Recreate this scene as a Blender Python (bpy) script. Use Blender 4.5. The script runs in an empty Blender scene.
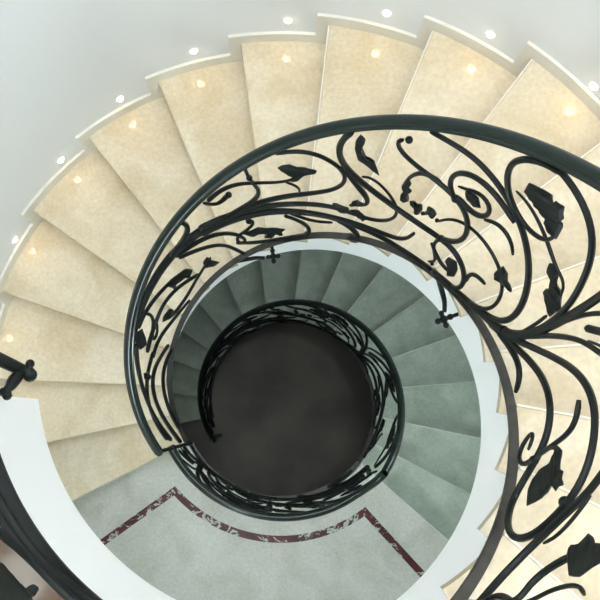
# curving marble staircase seen from the top of its well
SPOT_W = .5
MAIN_W = 185
SCON_W = 4
LOW_W = 12.5
SIDE_W = 62
LOWB_W = 5.5
RIGHT_W = 11
EXPO = 0
CAMF = 885.16
# ironwork outlines: (angle in degrees, height above the stair pitch in metres), thickness in mm at start, middle, end
SCROLLS=[
([(33.2,1.104),(35.5,1.116),(37.4,1.113),(40.3,1.1),(41.7,1.065),(41.1,1.012),(39.2,0.94),(36.6,0.877),(34.0,0.835),(31.1,0.794),(27.8,0.767),(25.0,0.77),(23.4,0.789),(23.4,0.834),(24.7,0.879)],[7.7,7.0,3.7]),
([(34.1,1.108),(31.7,1.091),(27.9,1.052),(24.3,1.014),(21.0,0.965),(18.1,0.912),(15.7,0.856),(12.8,0.763),(9.6,0.65),(7.7,0.549),(6.7,0.414),(6.3,0.319),(6.6,0.218)],[6.9,7.5,8.2]),
([(36.5,0.91),(34.5,0.899),(30.8,0.862),(27.8,0.822),(24.3,0.78),(22.1,0.748),(19.4,0.715),(17.2,0.687),(15.2,0.69),(13.3,0.666),(12.1,0.615)],[3.0,4.9,3.0]),
([(9.0,0.484),(8.2,0.423),(7.7,0.341),(7.1,0.251)],[4.2,5.0,5.8]),
([(59.5,1.098),(56.7,1.071),(53.6,1.043),(50.2,1.016),(47.2,0.989),(42.5,0.93),(38.6,0.881),(34.3,0.821),(29.7,0.755),(25.6,0.681),(21.7,0.608),(17.3,0.503),(13.4,0.386),(11.3,0.271),(11.1,0.177),(13.4,0.104),(16.0,0.072),(20.9,0.026)],[6.2,8.9,8.3]),
([(45.7,0.71),(48.8,0.777),(50.2,0.853),(49.5,0.907),(46.5,0.917),(42.6,0.89),(38.6,0.849),(35.1,0.806),(31.3,0.762)],[6.9,6.8,7.3]),
([(64.2,1.032),(65.6,1.037),(65.2,0.995),(62.8,0.926),(58.3,0.852),(53.4,0.797),(49.1,0.756),(45.2,0.709),(41.8,0.658),(38.4,0.581),(36.3,0.483),(36.6,0.402),(38.3,0.357),(41.9,0.34)],[5.5,7.5,8.0]),
([(50.9,0.771),(54.2,0.815),(57.2,0.817),(58.8,0.777),(58.7,0.691)],[6.9,5.8,5.0]),
([(45.1,0.483),(44.3,0.53),(42.3,0.567),(39.1,0.577),(35.3,0.554),(31.3,0.522),(27.4,0.482),(23.3,0.428),(19.8,0.369),(16.8,0.265),(16.0,0.158),(16.8,0.09),(20.6,0.019),(24.1,-0.014)],[3.8,5.3,7.1]),
([(45.3,0.716),(43.0,0.686),(40.5,0.662),(38.8,0.657),(37.0,0.663),(36.4,0.715),(37.8,0.761),(41.1,0.808),(43.6,0.811),(44.9,0.784),(46.9,0.792)],[8.1,6.6,3.4]),
([(36.5,0.673),(35.3,0.689),(33.5,0.701),(30.5,0.685),(27.0,0.635),(25.6,0.59)],[4.5,5.4,4.4]),
([(76.5,1.101),(78.3,1.073),(79.0,1.009),(78.4,0.925),(76.2,0.822),(71.4,0.702),(67.9,0.627),(62.0,0.515),(55.8,0.433),(49.1,0.366),(41.9,0.34),(38.1,0.336),(34.6,0.293),(31.1,0.244),(28.0,0.182),(26.1,0.085),(26.0,0.016),(28.5,-0.017)],[9.0,8.9,7.3]),
([(41.0,0.345),(42.5,0.298),(42.0,0.227),(39.8,0.162),(37.9,0.124),(37.4,0.073),(39.2,0.053)],[6.7,5.7,4.5]),
([(42.4,0.26),(38.7,0.162),(35.2,0.108),(32.6,0.112)],[5.6,6.4,5.6]),
([(27.2,0.145),(28.3,0.203),(28.1,0.257),(26.0,0.261),(23.4,0.255)],[6.8,6.5,5.7]),
([(122.2,0.801),(117.6,0.744),(112.8,0.682),(103.8,0.588),(95.1,0.497),(86.4,0.382),(80.5,0.319),(74.8,0.259),(67.0,0.195),(60.9,0.163),(55.1,0.138),(51.0,0.137),(48.6,0.18),(48.5,0.28)],[14.0,9.5,5.7]),
([(79.4,0.294),(73.2,0.218),(66.6,0.154),(60.2,0.104),(54.0,0.063),(49.1,0.024),(43.0,-0.001),(36.9,-0.014)],[8.0,8.6,9.0]),
([(121.9,0.833),(112.6,0.718),(105.5,0.647),(99.2,0.585),(92.5,0.521),(86.8,0.47),(81.1,0.42),(76.1,0.393),(72.1,0.328),(69.1,0.309),(66.2,0.282),(63.7,0.258),(60.1,0.255),(56.7,0.291),(55.6,0.362),(56.6,0.447),(59.2,0.524),(62.8,0.616),(66.4,0.69),(68.9,0.723),(70.2,0.713)],[12.3,6.9,3.9]),
([(73.2,0.218),(69.4,0.17),(66.0,0.098),(63.3,0.01),(63.5,-0.075),(66.6,-0.017)],[6.4,10.0,6.8]),
([(89.8,0.378),(86.2,0.303),(82.3,0.205),(78.7,0.177),(74.5,0.173)],[6.4,5.8,4.9]),
([(91.6,0.383),(86.0,0.258),(82.9,0.178),(81.0,0.075),(81.6,-0.023),(85.6,-0.071),(91.2,-0.058)],[6.5,7.8,9.3]),
([(104.0,1.102),(103.7,1.002),(101.8,0.896),(99.7,0.818),(100.1,0.746),(102.8,0.711),(107.1,0.707),(112.6,0.718)],[5.1,6.6,10.8]),
([(95.2,1.08),(92.2,1.06),(87.9,1.023),(83.4,0.958),(79.2,0.86),(75.9,0.784),(74.3,0.714),(74.0,0.622),(77.0,0.562),(83.9,0.559),(91.3,0.607),(99.2,0.66),(105.4,0.672),(111.5,0.705)],[6.2,6.9,10.9]),
([(116.4,1.053),(111.4,1.069),(107.4,1.028),(101.7,0.911),(95.3,0.818),(91.0,0.777),(89.1,0.807)],[8.3,5.5,4.1]),
([(91.9,0.776),(88.8,0.711),(86.8,0.66),(87.5,0.61)],[4.2,4.3,2.9]),
([(75.5,0.802),(73.6,0.733),(70.4,0.633),(67.3,0.554),(65.1,0.486),(65.6,0.425),(68.0,0.45),(70.8,0.431)],[6.5,9.1,4.4]),
([(117.9,1.058),(116.0,0.983),(114.1,0.935),(112.4,0.927),(110.4,0.95)],[5.6,5.7,9.9]),
([(112.6,0.718),(117.5,0.756),(122.2,0.801),(127.6,0.854),(134.0,0.906),(139.4,0.933),(145.2,0.956),(150.9,0.991),(157.3,1.008),(163.7,1.044),(169.4,1.081)],[15.5,14.2,9.9]),
([(126.6,1.101),(125.0,1.033),(125.1,0.967),(127.0,0.924),(130.2,0.909),(134.5,0.911)],[8.5,9.1,12.5]),
([(133.4,0.848),(129.9,0.8),(123.7,0.712),(118.1,0.645),(113.0,0.53),(108.4,0.373),(105.6,0.223),(106.2,0.164),(109.9,0.234),(111.0,0.354),(108.4,0.388),(105.2,0.365),(102.4,0.402),(102.6,0.48),(104.4,0.501)],[9.5,6.4,6.5]),
([(132.5,0.807),(127.0,0.684),(121.5,0.569),(117.3,0.473),(114.4,0.377),(111.3,0.216),(108.0,0.032)],[8.0,6.9,7.6]),
([(110.1,0.277),(105.0,0.137),(98.1,0.021),(90.8,-0.053),(84.9,-0.077)],[7.1,7.4,9.2]),
([(132.6,0.41),(135.8,0.592),(137.5,0.637),(141.8,0.696),(146.7,0.78),(151.8,0.852),(156.9,0.946),(161.3,0.977)],[7.3,6.8,8.3]),
([(129.1,0.315),(132.6,0.366),(139.2,0.522),(145.1,0.602),(150.1,0.65),(153.9,0.642),(158.4,0.666),(163.0,0.713),(167.3,0.731)],[7.5,7.2,9.2]),
([(154.8,0.863),(153.5,0.788),(154.5,0.657),(159.6,0.674),(162.7,0.634),(161.7,0.53),(156.6,0.495),(154.8,0.621)],[6.8,6.5,5.5]),
([(121.9,0.38),(128.0,0.311),(139.1,0.141),(145.2,0.294),(147.9,0.3),(152.2,0.439),(151.3,0.497),(147.1,0.399)],[5.4,6.9,7.7]),
([(137.7,0.087),(144.0,0.148),(151.7,0.249),(157.6,0.442),(162.8,0.516),(168.3,0.558)],[6.1,7.8,7.7]),
([(165.9,0.545),(170.1,0.581),(175.5,0.697),(183.4,0.792),(190.7,0.808),(197.7,0.751),(203.1,0.64)],[7.7,7.5,12.5]),
([(159.7,0.164),(165.6,0.293),(172.3,0.548),(177.5,0.622),(185.8,0.624),(193.1,0.52),(199.5,0.349),(206.1,0.29)],[8.4,9.0,11.4]),
([(160.5,-0.005),(166.0,0.11),(172.1,0.222),(177.9,0.236),(184.7,0.198),(191.9,0.108),(198.8,-0.028)],[8.8,8.7,12.1]),
([(167.2,1.022),(172.9,0.992),(180.8,0.918),(189.5,0.839),(196.3,0.741),(204.1,0.611)],[10.0,7.6,10.5]),
([(35.7,-0.065),(29.8,-0.032),(25.2,-0.008),(20.6,0.019),(15.5,0.061),(11.5,0.098),(8.7,0.145),(6.6,0.218),(5.8,0.335),(6.4,0.497),(7.4,0.633),(8.7,0.782),(10.1,0.9)],[9.2,12.3,7.4]),
([(6.5,0.529),(6.8,0.64),(6.4,0.713),(5.4,0.761),(3.8,0.8)],[5.0,5.4,5.0]),
([(8.4,0.14),(6.5,0.226),(5.8,0.312),(4.9,0.409),(3.3,0.527),(1.9,0.583),(0.2,0.615),(-1.6,0.644),(-4.3,0.671)],[8.6,5.9,5.1]),
([(16.8,0.045),(11.0,0.088),(8.6,0.125),(6.0,0.192),(2.7,0.292),(-0.8,0.402),(-3.2,0.468),(-6.0,0.508),(-9.2,0.523),(-12.2,0.521),(-15.8,0.501),(-19.7,0.475),(-23.0,0.448),(-26.6,0.411),(-29.8,0.369),(-32.3,0.329),(-34.7,0.285),(-37.7,0.235),(-40.5,0.179),(-42.1,0.118),(-41.8,0.053),(-39.3,0.003),(-35.1,0.002),(-31.2,0.036),(-27.1,0.092),(-23.9,0.143),(-21.2,0.184),(-17.9,0.229),(-12.9,0.275),(-8.1,0.286),(-4.4,0.277),(-0.2,0.232),(3.6,0.174),(7.4,0.123),(12.6,0.067)],[9.4,7.4,9.1]),
([(9.2,0.105),(5.2,0.135),(1.5,0.155),(-2.0,0.148),(-5.0,0.11),(-7.5,0.056)],[7.6,9.3,7.0]),
([(-23.9,0.129),(-26.1,0.075),(-25.9,0.022),(-23.5,0.009),(-20.5,0.047),(-18.4,0.103),(-16.9,0.143),(-18.8,0.138),(-22.0,0.092)],[6.1,5.5,4.2]),
([(-22.6,0.163),(-19.9,0.256),(-18.4,0.326),(-16.5,0.384),(-13.7,0.419),(-10.6,0.444)],[5.1,5.6,6.6]),
([(-23.8,0.15),(-21.8,0.209),(-20.5,0.255),(-20.6,0.292),(-21.9,0.302)],[4.1,3.9,5.7]),
([(-21.2,0.56),(-24.7,0.5),(-27.7,0.463),(-30.4,0.4),(-34.8,0.312),(-38.7,0.247),(-44.1,0.166),(-49.5,0.107),(-55.5,0.076),(-59.7,0.07)],[6.4,7.7,7.4]),
([(-29.1,0.463),(-32.5,0.413),(-36.4,0.36),(-39.2,0.316),(-40.3,0.275)],[4.0,3.7,3.3]),
([(-52.3,0.261),(-50.6,0.253),(-48.4,0.258),(-45.4,0.294),(-42.4,0.348),(-40.4,0.401)],[6.1,5.5,6.9]),
([(-51.7,0.285),(-49.2,0.305),(-47.3,0.343),(-45.4,0.391),(-44.2,0.435),(-43.6,0.468),(-44.8,0.48)],[4.5,3.7,4.1]),
([(-56.9,0.106),(-55.2,0.105),(-53.3,0.137),(-51.8,0.195),(-52.3,0.249)],[4.1,6.6,4.6]),
]
LEAVES=[
([(23.0,0.827),(25.4,0.827),(27.0,0.857),(27.6,0.877),(29.6,0.892),(31.5,0.905),(32.5,0.917),(34.0,0.933),(35.2,0.941),(35.9,0.995),(34.1,0.996),(32.8,0.998),(31.3,0.997),(29.5,0.963),(29.6,0.982),(28.4,0.978),(27.6,0.982),(26.6,0.949),(25.7,0.932),(25.6,0.907),(24.4,0.897),(23.5,0.851)],[0.0,0.0,0.0]),
([(18.9,0.663),(19.6,0.694),(18.8,0.705),(16.9,0.685),(16.1,0.659),(14.3,0.631),(12.0,0.624),(11.2,0.595),(8.5,0.556),(9.2,0.541),(8.5,0.486),(9.6,0.487),(12.3,0.522),(14.3,0.542),(14.9,0.577),(14.2,0.591),(16.5,0.641)],[0.0,0.0,0.0]),
([(24.7,0.418),(24.7,0.472),(22.5,0.445),(20.7,0.407),(17.7,0.375),(19.7,0.375),(20.8,0.365),(23.1,0.348),(24.5,0.381)],[0.0,0.0,0.0]),
([(-20.2,0.289),(-21.2,0.317),(-23.7,0.295),(-25.2,0.298),(-25.4,0.319),(-27.0,0.31),(-28.2,0.325),(-28.8,0.294),(-29.9,0.283),(-28.7,0.261),(-29.6,0.239),(-32.0,0.207),(-34.6,0.125),(-31.0,0.116),(-28.6,0.135),(-26.1,0.179),(-24.3,0.241),(-22.4,0.271)],[0.0,0.0,0.0]),
([(-40.5,0.392),(-38.6,0.4),(-38.0,0.442),(-35.6,0.467),(-36.0,0.489),(-37.3,0.489),(-36.6,0.511),(-36.5,0.541),(-38.6,0.541),(-40.5,0.503),(-43.0,0.46),(-43.6,0.422),(-41.7,0.404)],[0.0,0.0,0.0]),
([(45.0,0.777),(44.0,0.795),(41.4,0.76),(39.3,0.713),(40.8,0.705),(43.2,0.73)],[0.0,0.0,0.0]),
([(35.9,0.181),(36.0,0.225),(33.3,0.232),(31.2,0.177),(30.2,0.097),(31.7,0.051),(33.5,0.131)],[0.0,0.0,0.0]),
([(59.3,0.687),(58.8,0.767),(57.0,0.711),(57.5,0.676),(55.9,0.65),(56.7,0.609),(55.2,0.563),(56.2,0.535),(57.6,0.549),(58.3,0.612),(57.9,0.649)],[0.0,0.0,0.0]),
([(55.1,0.573),(53.8,0.578),(52.9,0.553),(51.7,0.576),(50.6,0.529),(50.7,0.471),(52.1,0.472),(52.7,0.529),(54.1,0.539)],[0.0,0.0,0.0]),
([(50.0,0.5),(49.1,0.514),(50.1,0.553),(48.7,0.555),(46.7,0.514),(46.7,0.47),(48.5,0.495),(49.4,0.481)],[0.0,0.0,0.0]),
([(94.7,0.956),(93.4,0.961),(91.7,0.948),(89.0,0.895),(86.3,0.862),(83.2,0.817),(83.4,0.789),(85.8,0.808),(87.3,0.784),(88.6,0.755),(90.7,0.769),(89.4,0.792),(91.9,0.861),(93.7,0.916)],[0.0,0.0,0.0]),
([(107.7,0.383),(104.5,0.352),(101.9,0.353),(98.1,0.279),(93.1,0.201),(90.9,0.162),(92.4,0.138),(91.7,0.073),(94.3,0.135),(96.2,0.082),(99.2,0.139),(98.2,0.193),(102.0,0.275),(104.1,0.246)],[0.0,0.0,0.0]),
([(74.3,1.086),(72.7,1.047),(73.2,0.981),(71.1,0.899),(68.1,0.85),(65.8,0.749),(69.2,0.814),(73.1,0.893),(74.7,0.985),(75.0,1.046)],[0.0,0.0,0.0]),
([(76.5,0.429),(73.7,0.4),(70.4,0.357),(71.2,0.295),(73.6,0.327)],[0.0,0.0,0.0]),
([(70.2,0.358),(67.5,0.356),(65.6,0.301),(63.7,0.269),(64.6,0.233),(66.7,0.273)],[0.0,0.0,0.0]),
([(68.6,-0.037),(66.9,0.014),(64.2,-0.02),(63.0,-0.078),(65.5,-0.072)],[0.0,0.0,0.0]),
([(70.7,0.419),(70.5,0.473),(69.3,0.482),(66.8,0.455),(66.6,0.436),(69.3,0.432)],[0.0,0.0,0.0]),
([(142.1,0.683),(139.8,0.7),(136.7,0.636),(134.6,0.517),(135.7,0.5),(139.0,0.566),(140.8,0.573)],[0.0,0.0,0.0]),
([(153.4,0.482),(151.0,0.505),(146.8,0.421),(146.1,0.33),(148.1,0.328),(151.0,0.396)],[0.0,0.0,0.0]),
([(163.8,1.05),(160.4,0.919),(162.5,0.83),(164.8,0.757),(168.0,0.904),(166.9,1.001)],[0.0,0.0,0.0]),
([(125.5,0.417),(122.9,0.439),(121.7,0.318),(118.7,0.178),(122.1,0.21),(125.5,0.305)],[0.0,0.0,0.0]),
([(140.2,0.668),(136.5,0.636),(132.1,0.557),(130.1,0.443),(131.6,0.408),(135.9,0.505),(138.9,0.556)],[0.0,0.0,0.0]),
([(175.8,0.802),(174.7,0.708),(175.8,0.618),(177.7,0.652),(178.0,0.792)],[0.0,0.0,0.0]),
]
LAND_SCROLLS=[
([(-154.9,3.23),(-151.3,3.226),(-144.9,3.224),(-139.6,3.219),(-135.3,3.202),(-131.4,3.18),(-127.4,3.167)],[6.7,6.7,6.1]),
([(-151.7,3.268),(-148.8,3.261),(-144.7,3.258),(-140.7,3.251),(-136.5,3.232),(-132.2,3.237),(-128.8,3.236)],[4.3,5.8,5.8]),
([(-148.1,3.326),(-146.3,3.299),(-142.8,3.261),(-138.9,3.245),(-134.9,3.237),(-130.6,3.246)],[5.5,4.4,4.3]),
]
LAND_LEAVES=[
([(-143.3,3.379),(-141.8,3.375),(-140.2,3.372),(-138.9,3.368),(-136.9,3.365),(-136.9,3.336),(-136.5,3.311),(-135.7,3.317),(-135.4,3.341),(-135.8,3.367),(-134.8,3.367),(-136.0,3.437),(-137.7,3.479)],[0.0,0.0,0.0]),
]
import bpy, bmesh, math, random
from mathutils import Vector, Matrix
from mathutils.geometry import tessellate_polygon
random.seed(4)
PI = math.pi
def D(a): return a*PI/180
col = bpy.context.scene.collection

# ------------------------------------------------------------ dimensions (metres, degrees)
H = .165                      # riser
AL, AL2 = 15.476, 15.556      # turn per step, upper and lower flight
TA, TB = 207.57, 319.0        # first nose above the landing, last nose of the lower flight
RH = .5251                    # radius of the balustrade
RT = .540                     # inner ends of the treads
RI = .5852                    # inner face of the white stringer
RW = 1.336                    # wall
RS = 1.324                    # face of the skirting
NOSE = [207.1, 192.0, 177.6, 160.9, 144.9, 128.4, 113.0, 97.8, 83.5, 67.6, 52.7, 36.8, 20.6, 4.8,
        -10.3, -25.8, -41.2, -56.9, -72.4]                        # nose 1 .. 19 ; 19 = edge of the top landing
LOW = [319.0, 332.6, 348.2, 364.6, 379.6, 395.3, 412.0, 426.6, 441.9, 458.1, 473.8, 489.4, 504.0,
       518.2, 535.2, 551.5]                                        # lower flight noses 0 .. 15
TOPZ = 19*H
FLOORZ = -16*H
END = -171.4                  # end of the top landing
def pitch(t): return H*((TA-t)/AL+1)
def lpitch(t): return -H*(t-TB)/AL2
def P(r, t, z): return Vector((r*math.cos(D(t)), r*math.sin(D(t)), z))
def sm(x): x = max(0, min(1, x)); return x*x*(3-2*x)

# ------------------------------------------------------------ materials
def mat(name, c, rough=.5, metal=0, spec=.5, var=None, scale=6, detail=6, bump=0, coat=0, fine=0):
    m = bpy.data.materials.new(name); m.use_nodes = True
    nt = m.node_tree; b = nt.nodes['Principled BSDF']
    b.inputs['Base Color'].default_value = (*c, 1); b.inputs['Roughness'].default_value = rough
    b.inputs['Metallic'].default_value = metal; b.inputs['Specular IOR Level'].default_value = spec
    b.inputs['Coat Weight'].default_value = coat
    if var or bump:
        tc = nt.nodes.new('ShaderNodeTexCoord'); n = nt.nodes.new('ShaderNodeTexNoise')
        n.inputs['Scale'].default_value = scale; n.inputs['Detail'].default_value = detail
        nt.links.new(tc.outputs['Object'], n.inputs['Vector'])
        if var:
            r = nt.nodes.new('ShaderNodeValToRGB')
            r.color_ramp.elements[0].position = .35; r.color_ramp.elements[0].color = (*var, 1)
            r.color_ramp.elements[1].position = .62; r.color_ramp.elements[1].color = (*c, 1)
            n.inputs['Distortion'].default_value = .6 if fine else 0
            nt.links.new(n.outputs['Fac'], r.inputs['Fac']); nt.links.new(r.outputs['Color'], b.inputs['Base Color'])
            if fine:                                        # fine speckle of the stone
                f = nt.nodes.new('ShaderNodeTexNoise'); f.inputs['Scale'].default_value = 70; f.inputs['Detail'].default_value = 3
                mr = nt.nodes.new('ShaderNodeMapRange'); mr.inputs[1].default_value = .3; mr.inputs[2].default_value = .7
                mr.inputs[3].default_value = 1-fine; mr.inputs[4].default_value = 1+fine*.5
                vm = nt.nodes.new('ShaderNodeVectorMath'); vm.operation = 'SCALE'
                nt.links.new(tc.outputs['Object'], f.inputs['Vector']); nt.links.new(f.outputs['Fac'], mr.inputs[0])
                nt.links.new(r.outputs['Color'], vm.inputs[0]); nt.links.new(mr.outputs[0], vm.inputs['Scale'])
                nt.links.new(vm.outputs[0], b.inputs['Base Color'])
        if bump:
            u = nt.nodes.new('ShaderNodeBump'); u.inputs['Strength'].default_value = bump; u.inputs['Distance'].default_value = .004
            n2 = nt.nodes.new('ShaderNodeTexNoise'); n2.inputs['Scale'].default_value = scale*12
            nt.links.new(tc.outputs['Object'], n2.inputs['Vector'])
            nt.links.new(n2.outputs['Fac'], u.inputs['Height']); nt.links.new(u.outputs['Normal'], b.inputs['Normal'])
    return m
STONE = mat('cream_marble', (.705,.62,.475), .085, spec=.32, var=(.61,.505,.345), scale=5, detail=12, fine=.10)
BROWN = mat('brown_marble', (.085,.048,.022), .09, spec=.2, var=(.050,.027,.010), scale=14, detail=9)
EDGE = mat('cream_edge_glint', (.80,.77,.69), .3, spec=.4)  # paler tone stands for light caught along the tread fronts
LEDGE = mat('grey_edge_glint', (.68,.70,.65), .3, spec=.4)  # same painted highlight, greyed for the dimmer lower treads
PSTONE = mat('pale_landing_marble', (.54,.545,.50), .4, spec=.3, var=(.45,.45,.395), scale=6, detail=12, fine=.12)  # the cream marble again, greyed to stand for cool light on the landing
LSTONE = mat('grey_green_marble', (.475,.53,.455), .42, spec=.3, var=(.36,.41,.34), scale=7, detail=12, fine=.12)  # the cream marble again, its colour dimmed and greened as lower-flight shade
SKIRT = mat('skirting_marble', (.76,.73,.66), .4, var=(.71,.68,.60), scale=5)
PLASTER = mat('white_plaster', (.775,.785,.79), .85, bump=.04, scale=8, spec=.2)
WHITE = mat('white_paint', (.955,.965,.97), .55, spec=.3)
IRON = mat('dark_green_iron', (.006,.0085,.008), .40, metal=0, spec=.16, bump=.08, scale=20)
RAILM = mat('polished_dark_rail', (.004,.011,.0085), .24, metal=0, spec=.30)
FLATBAR = mat('worn_flat_iron', (.042,.040,.036), .5, metal=0, var=(.022,.022,.020), scale=30)
DARKFLOOR = mat('dark_brown_stone', (.19,.172,.145), .6, var=(.12,.113,.10), scale=2.6, detail=10)
DARKIRON2 = IRON
RED = mat('red_veined_marble', (.085,.016,.015), .4, spec=.3, var=(.050,.010,.009), scale=9)
nt = RED.node_tree; b = nt.nodes['Principled BSDF']
tc = nt.nodes.new('ShaderNodeTexCoord'); n = nt.nodes.new('ShaderNodeTexNoise')
n.inputs['Scale'].default_value = 13; n.inputs['Detail'].default_value = 4; n.inputs['Roughness'].default_value = .75; n.inputs['Distortion'].default_value = 1.2
rr = nt.nodes.new('ShaderNodeValToRGB'); rr.color_ramp.interpolation = 'LINEAR'
rr.color_ramp.elements[0].position = .535; rr.color_ramp.elements[0].color = (0,0,0,1)
rr.color_ramp.elements[1].position = .585; rr.color_ramp.elements[1].color = (1,1,1,1)
mx = nt.nodes.new('ShaderNodeMix'); mx.data_type = 'RGBA'
nt.links.new(tc.outputs['Object'], n.inputs['Vector']); nt.links.new(n.outputs['Fac'], rr.inputs['Fac'])
nt.links.new(rr.outputs['Color'], mx.inputs['Factor'])
src = b.inputs['Base Color'].links[0].from_socket
nt.links.new(src, mx.inputs[6]); mx.inputs[7].default_value = (.42,.44,.41,1)
nt.links.new(mx.outputs[2], b.inputs['Base Color'])
def emit(name, c, s):
    m = bpy.data.materials.new(name); m.use_nodes = True
    b = m.node_tree.nodes['Principled BSDF']; b.inputs['Base Color'].default_value = (*c,1)
    b.inputs['Emission Color'].default_value = (*c,1); b.inputs['Emission Strength'].default_value = s
    return m
GLOW = emit('warm_lamp_glow', (1,.87,.66), 14)
GLOBE = emit('cool_globe_glow', (.93,1,.98), 18)

# ------------------------------------------------------------ helpers
def obj(name, bm, m, parent=None, smooth=True):
    bmesh.ops.recalc_face_normals(bm, faces=bm.faces)
    me = bpy.data.meshes.new(name); bm.to_mesh(me); bm.free()
    if smooth:
        for p in me.polygons: p.use_smooth = True
        me.set_sharp_from_angle(angle=D(38))
    me.materials.append(m)
    o = bpy.data.objects.new(name, me); col.objects.link(o)
    if parent: o.parent = parent
    return o
def thing(name, label, cat, loc=(0,0,0), group=None):
    o = bpy.data.objects.new(name, None); col.objects.link(o); o.location = loc; o.empty_display_size = .2
    o['label'] = label; o['category'] = cat
    if group: o['group'] = group
    return o
def struct(o): o['kind'] = 'structure'; return o
def prism(bm, ring_top, ring_bot):
    a = [bm.verts.new(v) for v in ring_top]; c = [bm.verts.new(v) for v in ring_bot]; n = len(a)
    bm.faces.new(a); bm.faces.new(list(reversed(c)))
    for i in range(n): bm.faces.new((a[i], c[i], c[(i+1)%n], a[(i+1)%n]))
def sector(bm, r0, r1, t0, t1, z0, z1, n=None):
    "solid annular sector, built as a strip of quads"
    n = n or max(2, int(abs(t1-t0)/1.5))
    rows = []
    for i in range(n+1):
        t = t0+(t1-t0)*i/n
        zz0 = z0(t) if callable(z0) else z0; zz1 = z1(t) if callable(z1) else z1
        rows.append([bm.verts.new(P(r0,t,zz0)), bm.verts.new(P(r1,t,zz0)), bm.verts.new(P(r1,t,zz1)), bm.verts.new(P(r0,t,zz1))])
    for i in range(n):
        for k in range(4):
            bm.faces.new((rows[i][k], rows[i][(k+1)%4], rows[i+1][(k+1)%4], rows[i+1][k]))
    bm.faces.new(rows[0]); bm.faces.new(list(reversed(rows[-1])))
def sweep(bm, pts, radii, sides=8, profile=None, ups=None, cap=True):
    "tube (or profile) along a smooth list of points"
    n = len(pts); rings = []
    tang = [(pts[min(i+1,n-1)]-pts[max(i-1,0)]).normalized() for i in range(n)]
    for i in range(n):
        t = tang[i]
        if ups is not None: up = ups[i]
        else: up = Vector((pts[i].x, pts[i].y, 0)).normalized()
        side = t.cross(up)
        if side.length < 1e-4: side = t.orthogonal()
        side.normalize(); u = side.cross(t).normalized()
        ring = []
        if profile:
            for (a, c) in profile: ring.append(bm.verts.new(pts[i]+side*a+u*c))
        else:
            for k in range(sides):
                a = 2*PI*k/sides; ring.append(bm.verts.new(pts[i]+(side*math.cos(a)+u*math.sin(a))*radii[i]))
        rings.append(ring)
    m = len(rings[0])
    for i in range(n-1):
        for k in range(m): bm.faces.new((rings[i][k], rings[i][(k+1)%m], rings[i+1][(k+1)%m], rings[i+1][k]))
    if cap:
        bm.faces.new(rings[0]); bm.faces.new(list(reversed(rings[-1])))
def crom(pts, step=.012):
    out = []; n = len(pts)
    for i in range(n-1):
        p0 = pts[max(i-1,0)]; p1 = pts[i]; p2 = pts[i+1]; p3 = pts[min(i+2,n-1)]
        k = max(2, min(14, int((p2-p1).length/step)))
        for j in range(k):
            t = j/k
            out.append(.5*((2*p1)+(p2-p0)*t+(2*p0-5*p1+4*p2-p3)*t*t+(3*p1-p0-3*p2+p3)*t**3))
    out.append(pts[-1].copy()); return out
def ball(bm, c, r, sx=1, sy=1, sz=1, seg=12):
    M = Matrix.Translation(c) @ Matrix.Diagonal((sx,sy,sz,1))
    bmesh.ops.create_uvsphere(bm, u_segments=seg, v_segments=max(6,seg*2//3), radius=r, matrix=M)

# ------------------------------------------------------------ ironwork
# the big oval with its leaf also stands mirrored on the far side of the fan of stems
def near(c, t, h): return abs(c[0][0][0]-t) < .06 and abs(c[0][0][1]-h) < .0015
ovals = [c for c in SCROLLS if near(c, 33.2, 1.104) or near(c, 34.1, 1.108) or near(c, 36.5, .91)]
for k_ in (13.2, -34):
    for pts, w in ovals: SCROLLS.append(([((13.2-t) if k_ > 0 else t-75, h) for t, h in pts if h > .6 or k_ < 0], w))
LEAVES.append(([(13.2-t, h) for t, h in LEAVES[0][0]], LEAVES[0][1])); LEAVES.append(([(t-75, h) for t, h in LEAVES[0][0]], LEAVES[0][1]))
EXT = {(35.7,-.065): ([], [(12,1.0),(15,1.10)]), (6.5,.529): ([], [(0,.95),(-5,1.08),(-10,1.11)]), (8.4,.14): ([], [(-9,.80),(-15,.84),(-21,.76),(-24,.62)]),
       (-52.3,.261): ([(-58,.02),(-55,.14)], []), (-51.7,.285): ([(-58,.03),(-54.5,.16)], []), (-21.2,.56): ([(-14,.78),(-17,.68)], [])}
for i, (pts, w) in enumerate(SCROLLS):
    for (t, h), (pre, post) in EXT.items():
        if abs(pts[0][0]-t) < .06 and abs(pts[0][1]-h) < .0015: SCROLLS[i] = (pre+list(pts)+post, w)
def tube_on(bm, pts, w, zf, shift=0, hs=1, dr=0, curl=(0,0)):
    q = [P(RH+dr, t+shift, zf(t+shift)+h*hs) for t, h in pts]
    # gentle averaging takes the tracing wobble out
    for _ in range(2):
        q = [q[0]]+[q[i]*.6+(q[i-1]+q[i+1])*.2 for i in range(1, len(q)-1)]+[q[-1]]
    q = crom(q)
    for v in q:                                             # back on the cylinder
        r = math.hypot(v.x, v.y); v.x *= (RH+dr)/r; v.y *= (RH+dr)/r
    n = len(q); R = []
    for i in range(n):
        s = i/(n-1)
        R.append((w[0]+(w[1]-w[0])*s*2 if s < .5 else w[1]+(w[2]-w[1])*(s-.5)*2)*.00095)
    R[0] *= .75; R[-1] *= .75
    sweep(bm, q, R)
    return q
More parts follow.
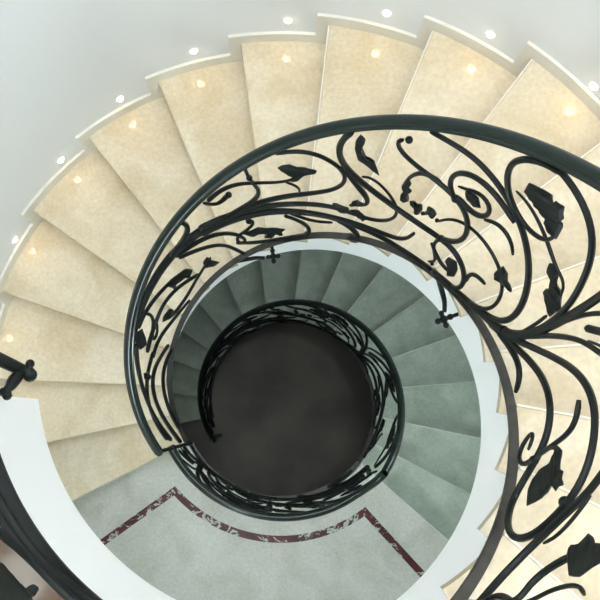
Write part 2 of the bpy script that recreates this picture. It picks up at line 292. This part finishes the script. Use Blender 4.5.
def leaf_on(bm, pts, zf, shift=0, hs=1, thick=.006, dr=0):
    c = (sum(p[0] for p in pts)/len(pts), sum(p[1] for p in pts)/len(pts))
    def pt(t, h, r): return P(RH+dr+r, t+shift, zf(t+shift)+h*hs)
    n = len(pts)
    # rounded rim polygon
    dense = []
    for i in range(n):
        a = pts[i]; d = pts[(i+1)%n]; e = pts[i-1]
        dense.append((a[0]*.94+(d[0]+e[0])*.03, a[1]*.94+(d[1]+e[1])*.03)); dense.append(((a[0]+d[0])/2, (a[1]+d[1])/2))
    flat = [Vector((math.radians(t)*RH, h, 0)) for t, h in dense]
    tri = tessellate_polygon([flat])
    m = len(dense)
    def inner(i):
        t, h = dense[i]; return (t+(c[0]-t)*.16, h+(c[1]-h)*.16)
    for s in (1, -1):
        rim = [bm.verts.new(pt(*dense[i], s*thick*.18)) for i in range(m)]
        inn = [bm.verts.new(pt(*inner(i), s*thick*(.8+.22*math.sin(i*1.9)))) for i in range(m)]
        for i in range(m): bm.faces.new((rim[i], rim[(i+1)%m], inn[(i+1)%m], inn[i]))
        for a, b_, c_ in tri:
            if len({a, b_, c_}) == 3:
                try: bm.faces.new((inn[a], inn[b_], inn[c_]))
                except ValueError: pass
        if s == 1: first = rim
    for i in range(m):
        try: bm.faces.new((first[i], first[(i+1)%m], rim[(i+1)%m], rim[i]))
        except ValueError: pass
RAILPROF = [(-.0155,-.004),(-.0168,.002),(-.0155,.006),(-.0128,.0070),(-.0118,.0088),(-.0122,.0108),(-.0098,.0158),(-.0045,.0188),(0,.0195),
            (.0045,.0188),(.0098,.0158),(.0122,.0108),(.0118,.0088),(.0128,.0070),(.0155,.006),(.0168,.002),(.0155,-.004),(.0105,-.006),(.009,-.0115),(-.009,-.0115),(-.0105,-.006)]
def rail(name, t0, t1, zf, prof, m, parent, step=1.2, r=RH):
    n = max(3, int(abs(t1-t0)/step)); pts = [P(r, t0+(t1-t0)*i/n, zf(t0+(t1-t0)*i/n)) for i in range(n+1)]
    bm = bmesh.new(); sweep(bm, pts, None, profile=prof, ups=[Vector((0,0,1))]*len(pts)); return obj(name, bm, m, parent)
BARPROF = [(-.0112,-.004),(-.0112,.004),(.0112,.004),(.0112,-.004)]
DRS = {}
def ironwork(parent, zf, shift, hs, keep, curves, leaves, hmax=9):
    for i, (pts, w) in enumerate(curves):
        q = [(t, h) for t, h in pts]
        ok = [keep(t+shift) for t, h in q]
        if not any(ok): continue
        if not all(ok):
            # longest run inside the range
            best = None; s = None
            for j, f in enumerate(ok+[False]):
                if f and s is None: s = j
                if not f and s is not None:
                    if best is None or j-s > best[1]-best[0]: best = (s, j)
                    s = None
            q = q[best[0]:best[1]]
            if len(q) < 3: continue
        q = [(t, max(-.005, h)) for t, h in q]
        bm = bmesh.new(); p = tube_on(bm, q, w, zf, shift, hs, dr=((i*7)%5-2)*.0016)
        obj('scroll', bm, IRON, parent)
    for i, (pts, w) in enumerate(leaves):
        if not all(keep(t+shift) for t, h in pts): continue
        bm = bmesh.new(); leaf_on(bm, pts, zf, shift, hs, dr=((i*3)%4-1.5)*.002)
        obj('bird_ornament' if i == BIRD and shift == 0 else 'leaf', bm, IRON, parent)

def collar(bm, t, h, r, zf):
    c = P(RH, t, zf(t)+h); ball(bm, c, r, seg=12)
def bracket(parent, pts, head, s=1, extra=()):
    bm = bmesh.new(); q = crom(pts, .01); n = len(q)
    sweep(bm, q, [(.0095-.003*i/n)*s for i in range(n)], sides=10)
    arm = obj('fixing_bracket', bm, IRON, parent)
    bm = bmesh.new(); inward = Vector((-head.x, -head.y, 0)).normalized(); tg = Vector((-inward.y, inward.x, 0)); up = Vector((0,0,1))
    ball(bm, head, .013*s)
    for dv, rr in ((tg*.02, .009), (-tg*.02, .0085), (inward*.019, .010), (-inward*.022, .010)):
        ball(bm, head+dv*s, rr*s); q = [head, head+dv*s*.5, head+dv*s]; sweep(bm, q, [.007*s]*3)
    # pin that goes back into the stringer
    q = [head, head-inward*.03*s-up*.006, Vector((head.x, head.y, 0)).normalized()*(RI+.002)+Vector((0,0,head.z-.01))]
    if not extra: sweep(bm, q, [.006]*3)
    obj('bracket_head', bm, IRON, arm)
    return arm

# ---- upper flight balustrade
up = thing('stair_balustrade', 'dark wrought iron balustrade with scrolls, leaves and a bird along the cream upper flight', 'railing', tuple(P(RH,TA,H)))
up_children = []
class Par:                       # children are linked first, parented at the end with the offset taken out
    pass
def parent_to(e, objs):
    for o in objs:
        o.parent = e; o.matrix_parent_inverse = Matrix.Translation(-Vector(e.location))
def new_since(k): return [o for o in col.objects if o.name not in k and o.parent is None and o.type == 'MESH']
def names(): return {o.name for o in col.objects}
BIRD = [i for i, l in enumerate(LEAVES) if abs(l[0][0][0]-94.7) < .05 and abs(l[0][0][1]-.956) < .05][0]

HR = 1.1524-.006; HL = .892-.006; HD_ = 1.0129-.006
k = names()
rail('handrail', 208.2, -72, lambda t: pitch(t)+HR, RAILPROF, RAILM, None)
rail('bottom_rail', 207.6, -72, lambda t: pitch(t)-.020, BARPROF, FLATBAR, None)
ironwork(None, pitch, 0, 1, lambda t: -75 < t < 208, SCROLLS, LEAVES)
for t, h, r in ((-24.2,.135,.0105),(-31.5,.335,.0115),(41.3,.345,.0105),(45.5,.706,.0105),(76.0,.80,.0105),(103,.99,.009),(9.5,.15,.012),(6,.25,.010)):
    bm = bmesh.new(); collar(bm, t, h, r, pitch); obj('collar', bm, IRON, None)
for t, h, r in ((62.9,1.035,.009),(43.9,.792,.008),(45.6,.48,.006),(109.9,.95,.010),(37.8,.06,.006),(50,.49,.006),(104.5,.50,.011),(140,.55,.008)):
    bm = bmesh.new(); collar(bm, t, h, r, pitch); obj('scroll_bud', bm, IRON, None)
# the end of the rail turns straight down to the landing rail
bm = bmesh.new(); zt = pitch(TA)+HR
sweep(bm, [P(RH,208.0,zt+.004), P(RH,208.0,zt-.2), P(RH,208.0,-.01)], [.009,.008,.009], sides=10); obj('end_post', bm, IRON, None)
bracket(None, [P(.524,33.5,2.01), P(.520,29.5,1.975), P(.515,25.5,1.955), P(.508,22.6,1.93)], P(.502,20.2,1.905))
bracket(None, [P(.524,112,1.16), P(.520,107,1.14), P(.515,103,1.145), P(.508,99.5,1.15)], P(.502,95.8,1.19))
parent_to(up, new_since(k))

# ---- landing balustrade
mid = thing('stair_balustrade', 'dark iron balustrade around the pale landing with the red inlay strip', 'railing', tuple(P(RH,TA,0)))
k = names()
def mrail(t): return HL + (HD_-.01-HL)*sm((t-303)/17)
rail('handrail', 206.8, 319.2, mrail, RAILPROF, RAILM, None)
rail('bottom_rail', 207.6, 319, lambda t: -.020, BARPROF, FLATBAR, None)
ironwork(None, lambda t: 0, 215, .77, lambda t: 207.8 < t < 319, SCROLLS, LEAVES)
parent_to(mid, new_since(k))

# ---- lower flight balustrade
low = thing('stair_balustrade', 'dark iron balustrade circling the dark floor along the shaded lowest flight', 'railing', tuple(P(RH,TB,0)))
k = names()
rail('handrail', 319, 569, lambda t: lpitch(t)+HD_-.01*(1-sm((t-319)/15)), RAILPROF, RAILM, None)
rail('bottom_rail', 319, 552, lambda t: lpitch(t)-.020, BARPROF, FLATBAR, None)
ironwork(None, lpitch, 382.2, .87, lambda t: 319.5 < t < 566, SCROLLS, LEAVES)
bm = bmesh.new(); e = P(RH,569,lpitch(569)+HD_)
sweep(bm, crom([e+Vector((0,0,-.004)), e+Vector((.01,-.012,-.012)), e+Vector((.012,-.02,-.05)), P(RH,571.5,e.z-.2)]), [.013]*99, sides=10)
obj('rail_end', bm, RAILM, None)
bm = bmesh.new(); sweep(bm, [P(RH,568,e.z-.01), P(RH,568,e.z-.5), P(RH,568,FLOORZ)], [.012,.014,.018], sides=12); obj('newel_post', bm, IRON, None)
parent_to(low, new_since(k))

# ---- top landing balustrade
top = thing('stair_balustrade', 'close-up iron railing of the top landing at the bottom left corner', 'railing', tuple(P(RH,-110,TOPZ)))
k = names()
def trail(t): return TOPZ+HR
rail('handrail', -72, -178, lambda t: TOPZ+HR, RAILPROF, RAILM, None)
rail('bottom_rail', -72, -180, lambda t: pitch(-72.4)-.020+.045*sm((-t-72)/40), BARPROF, IRON, None)
for pts, w in LAND_SCROLLS:
    d = [(t, h-TOPZ) for t, h in pts]
    a = d[0]; c = d[-1]
    bm = bmesh.new(); tube_on(bm, [(a[0]-12, a[1]+.05)]+d+[(c[0]+14, c[1]-.02)], [w[0]*1.25, w[1]*1.35, w[2]*1.25], lambda t: TOPZ); obj('scroll', bm, IRON, None)
for pts, w in LAND_LEAVES:
    bm = bmesh.new(); leaf_on(bm, [(t, h-TOPZ) for t, h in pts], lambda t: TOPZ); obj('leaf', bm, IRON, None)
hi = [(p, w) for p, w in SCROLLS if min(h for t, h in p) > .42]
ironwork(None, lambda t: TOPZ, -181, .97, lambda t: -157 < t < -119, hi, [])
ironwork(None, lambda t: TOPZ, -108, .97, lambda t: -121 < t < -73, SCROLLS, LEAVES)
ironwork(None, lambda t: TOPZ, -181, .97, lambda t: -178 < t < -158, SCROLLS, LEAVES)
for q in ([(-116,.03),(-119,.22),(-122,.42),(-129,.62),(-140,.80),(-151,.98),(-158,1.09)],
          [(-160,.02),(-159,.22),(-157,.42),(-150,.58),(-141,.62),(-134,.56),(-134,.49),(-139,.48)],
          [(-126,1.10),(-130,.98),(-137,.92),(-143,.98),(-141,1.04),(-137,1.02)]):
    bm = bmesh.new(); tube_on(bm, q, [8, 8, 5], lambda t: TOPZ); obj('scroll', bm, IRON, None)
for t in (-72.6, -178):
    bm = bmesh.new(); sweep(bm, [P(RH,t,TOPZ-.02), P(RH,t,TOPZ+.6), P(RH,t,TOPZ+HR)], [.010,.009,.010], sides=10); obj('end_post', bm, IRON, None)
bm = bmesh.new()
q = crom([P(.530,-179,3.155), P(.545,-178.5,3.09), P(.540,-177.3,3.02), P(.520,-175.6,2.96), P(.500,-174.2,2.95)], .01)
sweep(bm, q, [.0135-.002*i/len(q) for i in range(len(q))], sides=12)
arm = obj('fixing_bracket', bm, IRON, None)
bm = bmesh.new()
ball(bm, P(.531,-178.6,3.06),.009); obj('bracket_knob', bm, IRON, arm)
bm = bmesh.new()
ball(bm, P(.500,-174.0,2.952), .0135); ball(bm, P(.4985,-176.3,2.953),.0085)
sweep(bm, [P(.500,-174.0,2.955), P(.499,-176.2,2.955)], [.007,.006])
obj('bracket_knob', bm, IRON, arm)
bm = bmesh.new()
sweep(bm, crom([P(.516,-174.2,2.962), P(.524,-172.9,2.975), P(.528,-171.8,2.985), P(.533,-171.2,2.99), P(.535,-170.2,2.992)], .008),
      [.010+.002*math.sin(i*.9) for i in range(60)], sides=10)
ball(bm, P(.533,-170.2,2.992), .009); ball(bm, P(.538,-171.0,2.992), .008)
obj('bracket_leaf', bm, IRON, arm)
parent_to(top, new_since(k))

# ------------------------------------------------------------ stone and plaster
SB = .02                                                    # riser set back behind the nose, degrees of arc below
def bullnose(bm, t0, z):
    "round the top front edge of a tread well, its other edges a little"
    def front(e): return all(abs(math.remainder(math.degrees(math.atan2(v.co.y, v.co.x))-t0, 360)) < .05 and abs(v.co.z-z) < 1e-4 for v in e.verts)
    bmesh.ops.recalc_face_normals(bm, faces=bm.faces)
    bmesh.ops.bevel(bm, geom=[e for e in bm.edges if front(e)], offset=.011, segments=5, affect='EDGES', profile=.5)
def nose_glint(t0, z, m):
    "narrow pale strip that paints a highlight along the front edge of a tread"
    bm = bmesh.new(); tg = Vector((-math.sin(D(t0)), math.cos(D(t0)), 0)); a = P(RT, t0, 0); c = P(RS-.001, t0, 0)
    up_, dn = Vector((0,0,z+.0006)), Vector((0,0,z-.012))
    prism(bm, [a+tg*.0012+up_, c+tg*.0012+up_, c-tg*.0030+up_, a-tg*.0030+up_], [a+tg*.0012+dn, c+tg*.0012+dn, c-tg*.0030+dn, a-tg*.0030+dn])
    return obj('nose_glint', bm, m, smooth=False)
def flight(root, noses, zt, stone, bottom, r0=RT):
    "noses: list of (theta, z of that tread, theta of its back edge)"
    for t0, z, t1 in noses:
        back = 1.9
        bm = bmesh.new(); sector(bm, r0, RS+.004, t0, t1-back, z-.028, z)
        bullnose(bm, t0, z)
        o = obj('tread', bm, stone)
        if t0 < 90: nose_glint(t0, z, EDGE)
k = names()
steps = [(NOSE[i], (i+1)*H, NOSE[i+1]) for i in range(18)]
flight(None, steps, None, STONE, None)
for t0, z, t1 in steps:
    bm = bmesh.new(); sector(bm, RI-.02, RS, t0-1.9, t0-3.1, z-H+.0005, z-.028, 2); obj('riser', bm, STONE, smooth=False)
def ub(t): return max(-H+.0, min(pitch(t)-.5816, 2.572 if t < -40 else 99))
# stringer: stepped top, smooth bottom
bm = bmesh.new()
for i, (t0, z, t1) in enumerate(steps):
    a = t0-1.9 if i else TA-1.1
    sector(bm, RI, RI+.035, a, t1-1.9, (lambda t: max(-.24, ub(t))), z-.0285 if i else z-.0285, 14)
    if i == 0: pass
obj('stringer', bm, WHITE)
bm = bmesh.new(); sector(bm, RI+.035, RS, TA-1.1, -72.4, (lambda t: max(-.24, ub(t))), (lambda t: max(-.20, ub(t)+.05)), 140); obj('soffit', bm, WHITE)
fl = thing('spiral_staircase_flight', 'upper winding stair flight of cream marble steps with a white stringer along the well', 'staircase', tuple(P(.95,TA,0)))
parent_to(fl, new_since(k))

k = names()
lsteps = [(LOW[i], -i*H, LOW[i]) for i in range(1, 16)]
for i in range(1, 16):
    t0 = LOW[i]                                             # nose of the tread lying at -i*H, towards the floor
    back = LOW[i-1]
    bm = bmesh.new(); sector(bm, RT, RS+.004, t0, back-1.9, -i*H-.028, -i*H)
    bullnose(bm, t0, -i*H)
    obj('tread', bm, LSTONE)
    if t0 < 440: nose_glint(t0, -i*H, LEDGE)
for i in range(0, 16):
    t0 = LOW[i]; bm = bmesh.new(); sector(bm, RI-.02, RS, t0-1.9, t0-3.1, -(i+1)*H+.0005, -i*H-.028, 2); obj('riser', bm, LSTONE, smooth=False)
bm = bmesh.new()
for i in range(1, 16):
    sector(bm, RI, RI+.035, LOW[i]-1.9, LOW[i-1]-1.9, (lambda t: max(FLOORZ, lpitch(t)-.55)), -i*H-.0285, 12)
obj('stringer', bm, WHITE)
bm = bmesh.new(); sector(bm, RI+.035, RS, LOW[15]-3, TB-2.0, (lambda t: max(FLOORZ, lpitch(t)-.55)), (lambda t: max(FLOORZ+.02, lpitch(t)-.50)), 140); obj('soffit', bm, WHITE)
fl2 = thing('spiral_staircase_flight', 'lowest winding stair flight of cream stone steps toned grey-green for shade, below the landing', 'staircase', tuple(P(.95,LOW[15],FLOORZ)))
parent_to(fl2, new_since(k))

# landing with the inlaid strip
k = names()
bm = bmesh.new(); sector(bm, RT, RS+.004, TB, TA-3.1, -.028, 0, 80); bullnose(bm, TB, 0); obj('landing_slab', bm, PSTONE); nose_glint(TB, 0, LEDGE)
bm = bmesh.new(); sector(bm, RI, RS, TB-1.95, TA-1, -.24, -.0285, 80); obj('landing_base', bm, WHITE)
def strip(bm, a, b_, w, z):
    d = (b_-a).normalized(); nrm = Vector((-d.y, d.x, 0))*w/2; n = 6
    prism(bm, [a+nrm+Vector((0,0,z)), a-nrm+Vector((0,0,z)), b_-nrm+Vector((0,0,z)), b_+nrm+Vector((0,0,z))],
              [a+nrm, a-nrm, b_-nrm, b_+nrm])
bm = bmesh.new()
sector(bm, .709, .744, 360-137.6, 360-55.0, .0, .0012, 60)
strip(bm, P(.711,-138.0,0), P(1.25,-140.8,0), .035, .0016)
strip(bm, P(.711,-54.6,0), P(1.25,-51.4,0), .035, .0016)
sector(bm, 1.235, 1.262, 360-140.8, 360-51.4, .0, .0012, 60)
obj('marble_inlay', bm, RED, smooth=False)
ld = thing('stair_landing', 'pale stone landing with a mottled dark red marble inlay strip', 'landing', tuple(P(.95,263,0)))
parent_to(ld, new_since(k))

# top landing
k = names()
bm = bmesh.new(); sector(bm, RT, RS+.004, -72.4, END+.3, TOPZ-.028, TOPZ, 80)
obj('landing_slab', bm, BROWN)
bm = bmesh.new(); sector(bm, RI, RS, -74.3, END, 2.572, TOPZ-.0285, 90); obj('landing_base', bm, WHITE)
tl = thing('stair_landing', 'top landing with a broad white curved edge, at the bottom left', 'landing', tuple(P(.95,-120,2.572)))
parent_to(tl, new_since(k))

# ------------------------------------------------------------ the room shell
bm = bmesh.new(); n = 144
CEIL = 9.6
def cyl(bm, r0, r1, z0, z1, n=144):
    rows = []
    for i in range(n):
        t = 360*i/n; rows.append([bm.verts.new(P(r, t, z)) for r, z in ((r0,z0),(r1,z0),(r1,z1),(r0,z1))])
    for i in range(n):
        a = rows[i]; c = rows[(i+1)%n]
        for k_ in range(4): bm.faces.new((a[k_], a[(k_+1)%4], c[(k_+1)%4], c[k_]))
cyl(bm, RW, RW+.12, FLOORZ-.1, CEIL+.1); struct(obj('wall_round', bm, PLASTER))
bm = bmesh.new(); bmesh.ops.create_cone(bm, cap_ends=True, segments=96, radius1=RW, radius2=RW, depth=.1, matrix=Matrix.Translation((0,0,FLOORZ-.05)))
struct(obj('floor', bm, DARKFLOOR, smooth=False))
bm = bmesh.new(); bmesh.ops.create_cone(bm, cap_ends=True, segments=96, radius1=RW, radius2=RW, depth=.1, matrix=Matrix.Translation((0,0,CEIL+.05)))
struct(obj('ceiling', bm, PLASTER, smooth=False))
# stepped skirting
bm = bmesh.new()
SH = .064
for i, (t0, z, t1) in enumerate(steps):
    a = t0+1.9; c = t1-3.2 if i < 17 else t1+1.9
    sector(bm, RS, RW, a, c, z-(.12 if i else .02), z+SH, 10)
sector(bm, RS, RW, NOSE[18]+1.6, END, TOPZ-.12, TOPZ+SH, 60)
sector(bm, RS, RW, TB, NOSE[0]+1.6, -.02, SH, 60)
for i in range(1, 16):
    sector(bm, RS, RW, LOW[i]+1.9, LOW[i-1]+1.9, -i*H-.12, -i*H+SH, 8)
bmesh.ops.bevel(bm, geom=[e for e in bm.edges if len(e.link_faces) == 2 and e.calc_face_angle() > 1], offset=.0025, segments=1, affect='EDGES')
struct(obj('baseboard_round', bm, SKIRT))

# ------------------------------------------------------------ recessed step lights along the wall
SPOTS = [(2,184.5,None),(3,169,None)]+[(int(kk), t, z) for kk, t, z in ((4.6,151.2,.785),(5.7,134.8,.967),(6.6,120.2,1.135),(7.6,105.7,1.310),(8.6,90.0,1.482),(9.6,75.0,1.645),(10.6,59.6,1.785),(11.6,43.6,1.920))]+[(12,28.5,None),(13,12.5,None),(14,-3,None),(15,-18,None),(16,-33.5,None),(17,-49,None)]
WHERE = {2:'beside the second step above the landing', 3:'beside the third step above the landing',
 4:'at the left edge of the photo', 5:'second from the left edge', 6:'third from the left edge', 7:'fourth from the left edge',
 8:'at the top, just left of the middle', 9:'at the top, just right of the middle',
 10:'second from the upper right corner', 11:'nearest the upper right corner',
 12:'beside the twelfth step', 13:'beside the thirteenth step', 14:'beside the fourteenth step',
 15:'beside the fifteenth step', 16:'beside the sixteenth step', 17:'beside the step below the top landing'}
for kk, t, z in SPOTS:
    if z is None: z = kk*H+.145
    r = .0145
    rot = Matrix.Translation(P(RW, t, z)) @ Matrix.Rotation(D(t), 4, 'Z') @ Matrix.Rotation(-PI/2, 4, 'Y')
    e = thing('step_light', 'small round wall light '+WHERE[kk], 'light', tuple(P(RW,t,z)), 'step lights along the curved wall')
    before = names()
    bm = bmesh.new(); bmesh.ops.create_uvsphere(bm, u_segments=20, v_segments=12, radius=r*.86, matrix=rot @ Matrix.Translation((0,0,.002)))
    obj('lens', bm, GLOW)
    bm = bmesh.new(); a = []
    for (rr_, zz_) in ((r+.0005,.001),(r+.003,.001),(r+.0026,.004),(r+.0005,.004)):
        a.append([bm.verts.new(rot @ Vector((rr_*math.cos(2*PI*j/24), rr_*math.sin(2*PI*j/24), zz_))) for j in range(24)])
    for q in range(4):
        for j in range(24): bm.faces.new((a[q][j], a[q][(j+1)%24], a[(q+1)%4][(j+1)%24], a[(q+1)%4][j]))
    obj('bezel', bm, WHITE)
    ob = new_since(before); parent_to(e, ob)
    ld_ = bpy.data.lights.new('step_light_lamp', 'SPOT'); ld_.energy = SPOT_W; ld_.color = (1,.74,.38); ld_.shadow_soft_size = .014
    ld_.spot_size = D(155); ld_.spot_blend = 1
    lo = bpy.data.objects.new('step_light_lamp', ld_); col.objects.link(lo)
    d = Vector((-math.cos(D(t)), -math.sin(D(t)), -.75)).normalized()
    lo.location = P(RW-.012, t, z); lo.rotation_euler = d.to_track_quat('-Z','Y').to_euler()
    lo.parent = e; lo.matrix_parent_inverse = Matrix.Translation(-Vector(e.location))

# ------------------------------------------------------------ unseen pendant globe added over the well as main light
GZ = 9.0; GX, GY = .15, .10
g = thing('pendant_lamp', 'white glass globe pendant lamp hanging from the ceiling over the well', 'lamp', (GX,GY,GZ))  # unseen lamp, added as the main light
before = names()
bm = bmesh.new(); ball(bm, Vector((GX,GY,GZ)), .16, seg=32); obj('globe', bm, GLOBE)
bm = bmesh.new(); sweep(bm, [Vector((GX,GY,GZ+.15)), Vector((GX,GY,GZ+.4)), Vector((GX,GY,CEIL))], [.006]*3, ups=[Vector((1,0,0))]*3); obj('added_pendant_cord', bm, IRON)
parent_to(g, new_since(before))
ld_ = bpy.data.lights.new('added_pendant_light', 'POINT'); ld_.energy = MAIN_W; ld_.color = (.98,1,.99); ld_.shadow_soft_size = .22
lo = bpy.data.objects.new('added_pendant_light', ld_); col.objects.link(lo); lo.location = (GX,GY,GZ-.42)

# wall lamps: high ones, and unseen ones added below to brighten landing and lowest flight
for nm, lab, th, z, r, wt, c in (('wall_lamp','round white wall lamp high above the top landing',216.0,5.08,.10,SCON_W,(.95,1,.97)),
                             ('wall_lamp','round white wall lamp over the lower landing, under the top landing',250,1.55,(.07),LOW_W,(.82,.98,1)),  # unseen lamp, added to brighten the landing
                             ('wall_lamp','round white wall lamp beside the lowest flight, under the upper steps',18,.92,.06,LOWB_W,(.82,1,.95)),  # unseen lamp, added to brighten the lowest flight
                             ('wall_lamp','round white wall lamp high over the top side of the stairs',105,6.3,.085,SIDE_W,(.95,1,.98)),
                             ('wall_lamp','round white wall lamp high over the right side of the stairs',46,5.5,.075,RIGHT_W,(.96,1,.97))):
    c0 = P(RW-.13, th, z); g = thing(nm, lab, 'lamp', tuple(P(RW, th, z)))
    before = names()
    bm = bmesh.new(); ball(bm, c0, r, seg=28); obj('globe', bm, GLOBE)
    bm = bmesh.new(); sweep(bm, [P(RW, th, z-.09), P(RW-.02, th, z-.09), P(RW-.10, th, z-.085), P(RW-.13, th, z-.065)], [.03,.03,.010,.022], ups=[Vector((0,0,1))]*4); obj('arm', bm, RAILM)
    parent_to(g, new_since(before))
    ld_ = bpy.data.lights.new('wall_lamp_light', 'POINT'); ld_.energy = wt; ld_.color = c; ld_.shadow_soft_size = r*.9
    lo = bpy.data.objects.new('wall_lamp_light', ld_); col.objects.link(lo); lo.location = P(RW-.13-r*2.1, th, z)
    lo.parent = g; lo.matrix_parent_inverse = Matrix.Translation(-Vector(g.location))
w = bpy.data.worlds.new('world'); bpy.context.scene.world = w; w.use_nodes = True
w.node_tree.nodes['Background'].inputs[0].default_value = (.5,.6,.58,1); w.node_tree.nodes['Background'].inputs[1].default_value = .3

# ------------------------------------------------------------ camera
cam = bpy.data.cameras.new('camera'); co = bpy.data.objects.new('camera', cam); col.objects.link(co)
co.location = (-.0581,-.1358,4.586); co.rotation_mode = 'XYZ'; co.rotation_euler = (.1359,-.033,0)
cam.sensor_width = 36; cam.lens = 36*CAMF/600; cam.clip_start = .02
s = bpy.context.scene; s.camera = co
s.view_settings.view_transform = 'Standard'; s.view_settings.look = 'None'; s.view_settings.gamma = 1; s.view_settings.exposure = EXPO
s.cycles.max_bounces = 10; s.cycles.diffuse_bounces = 6
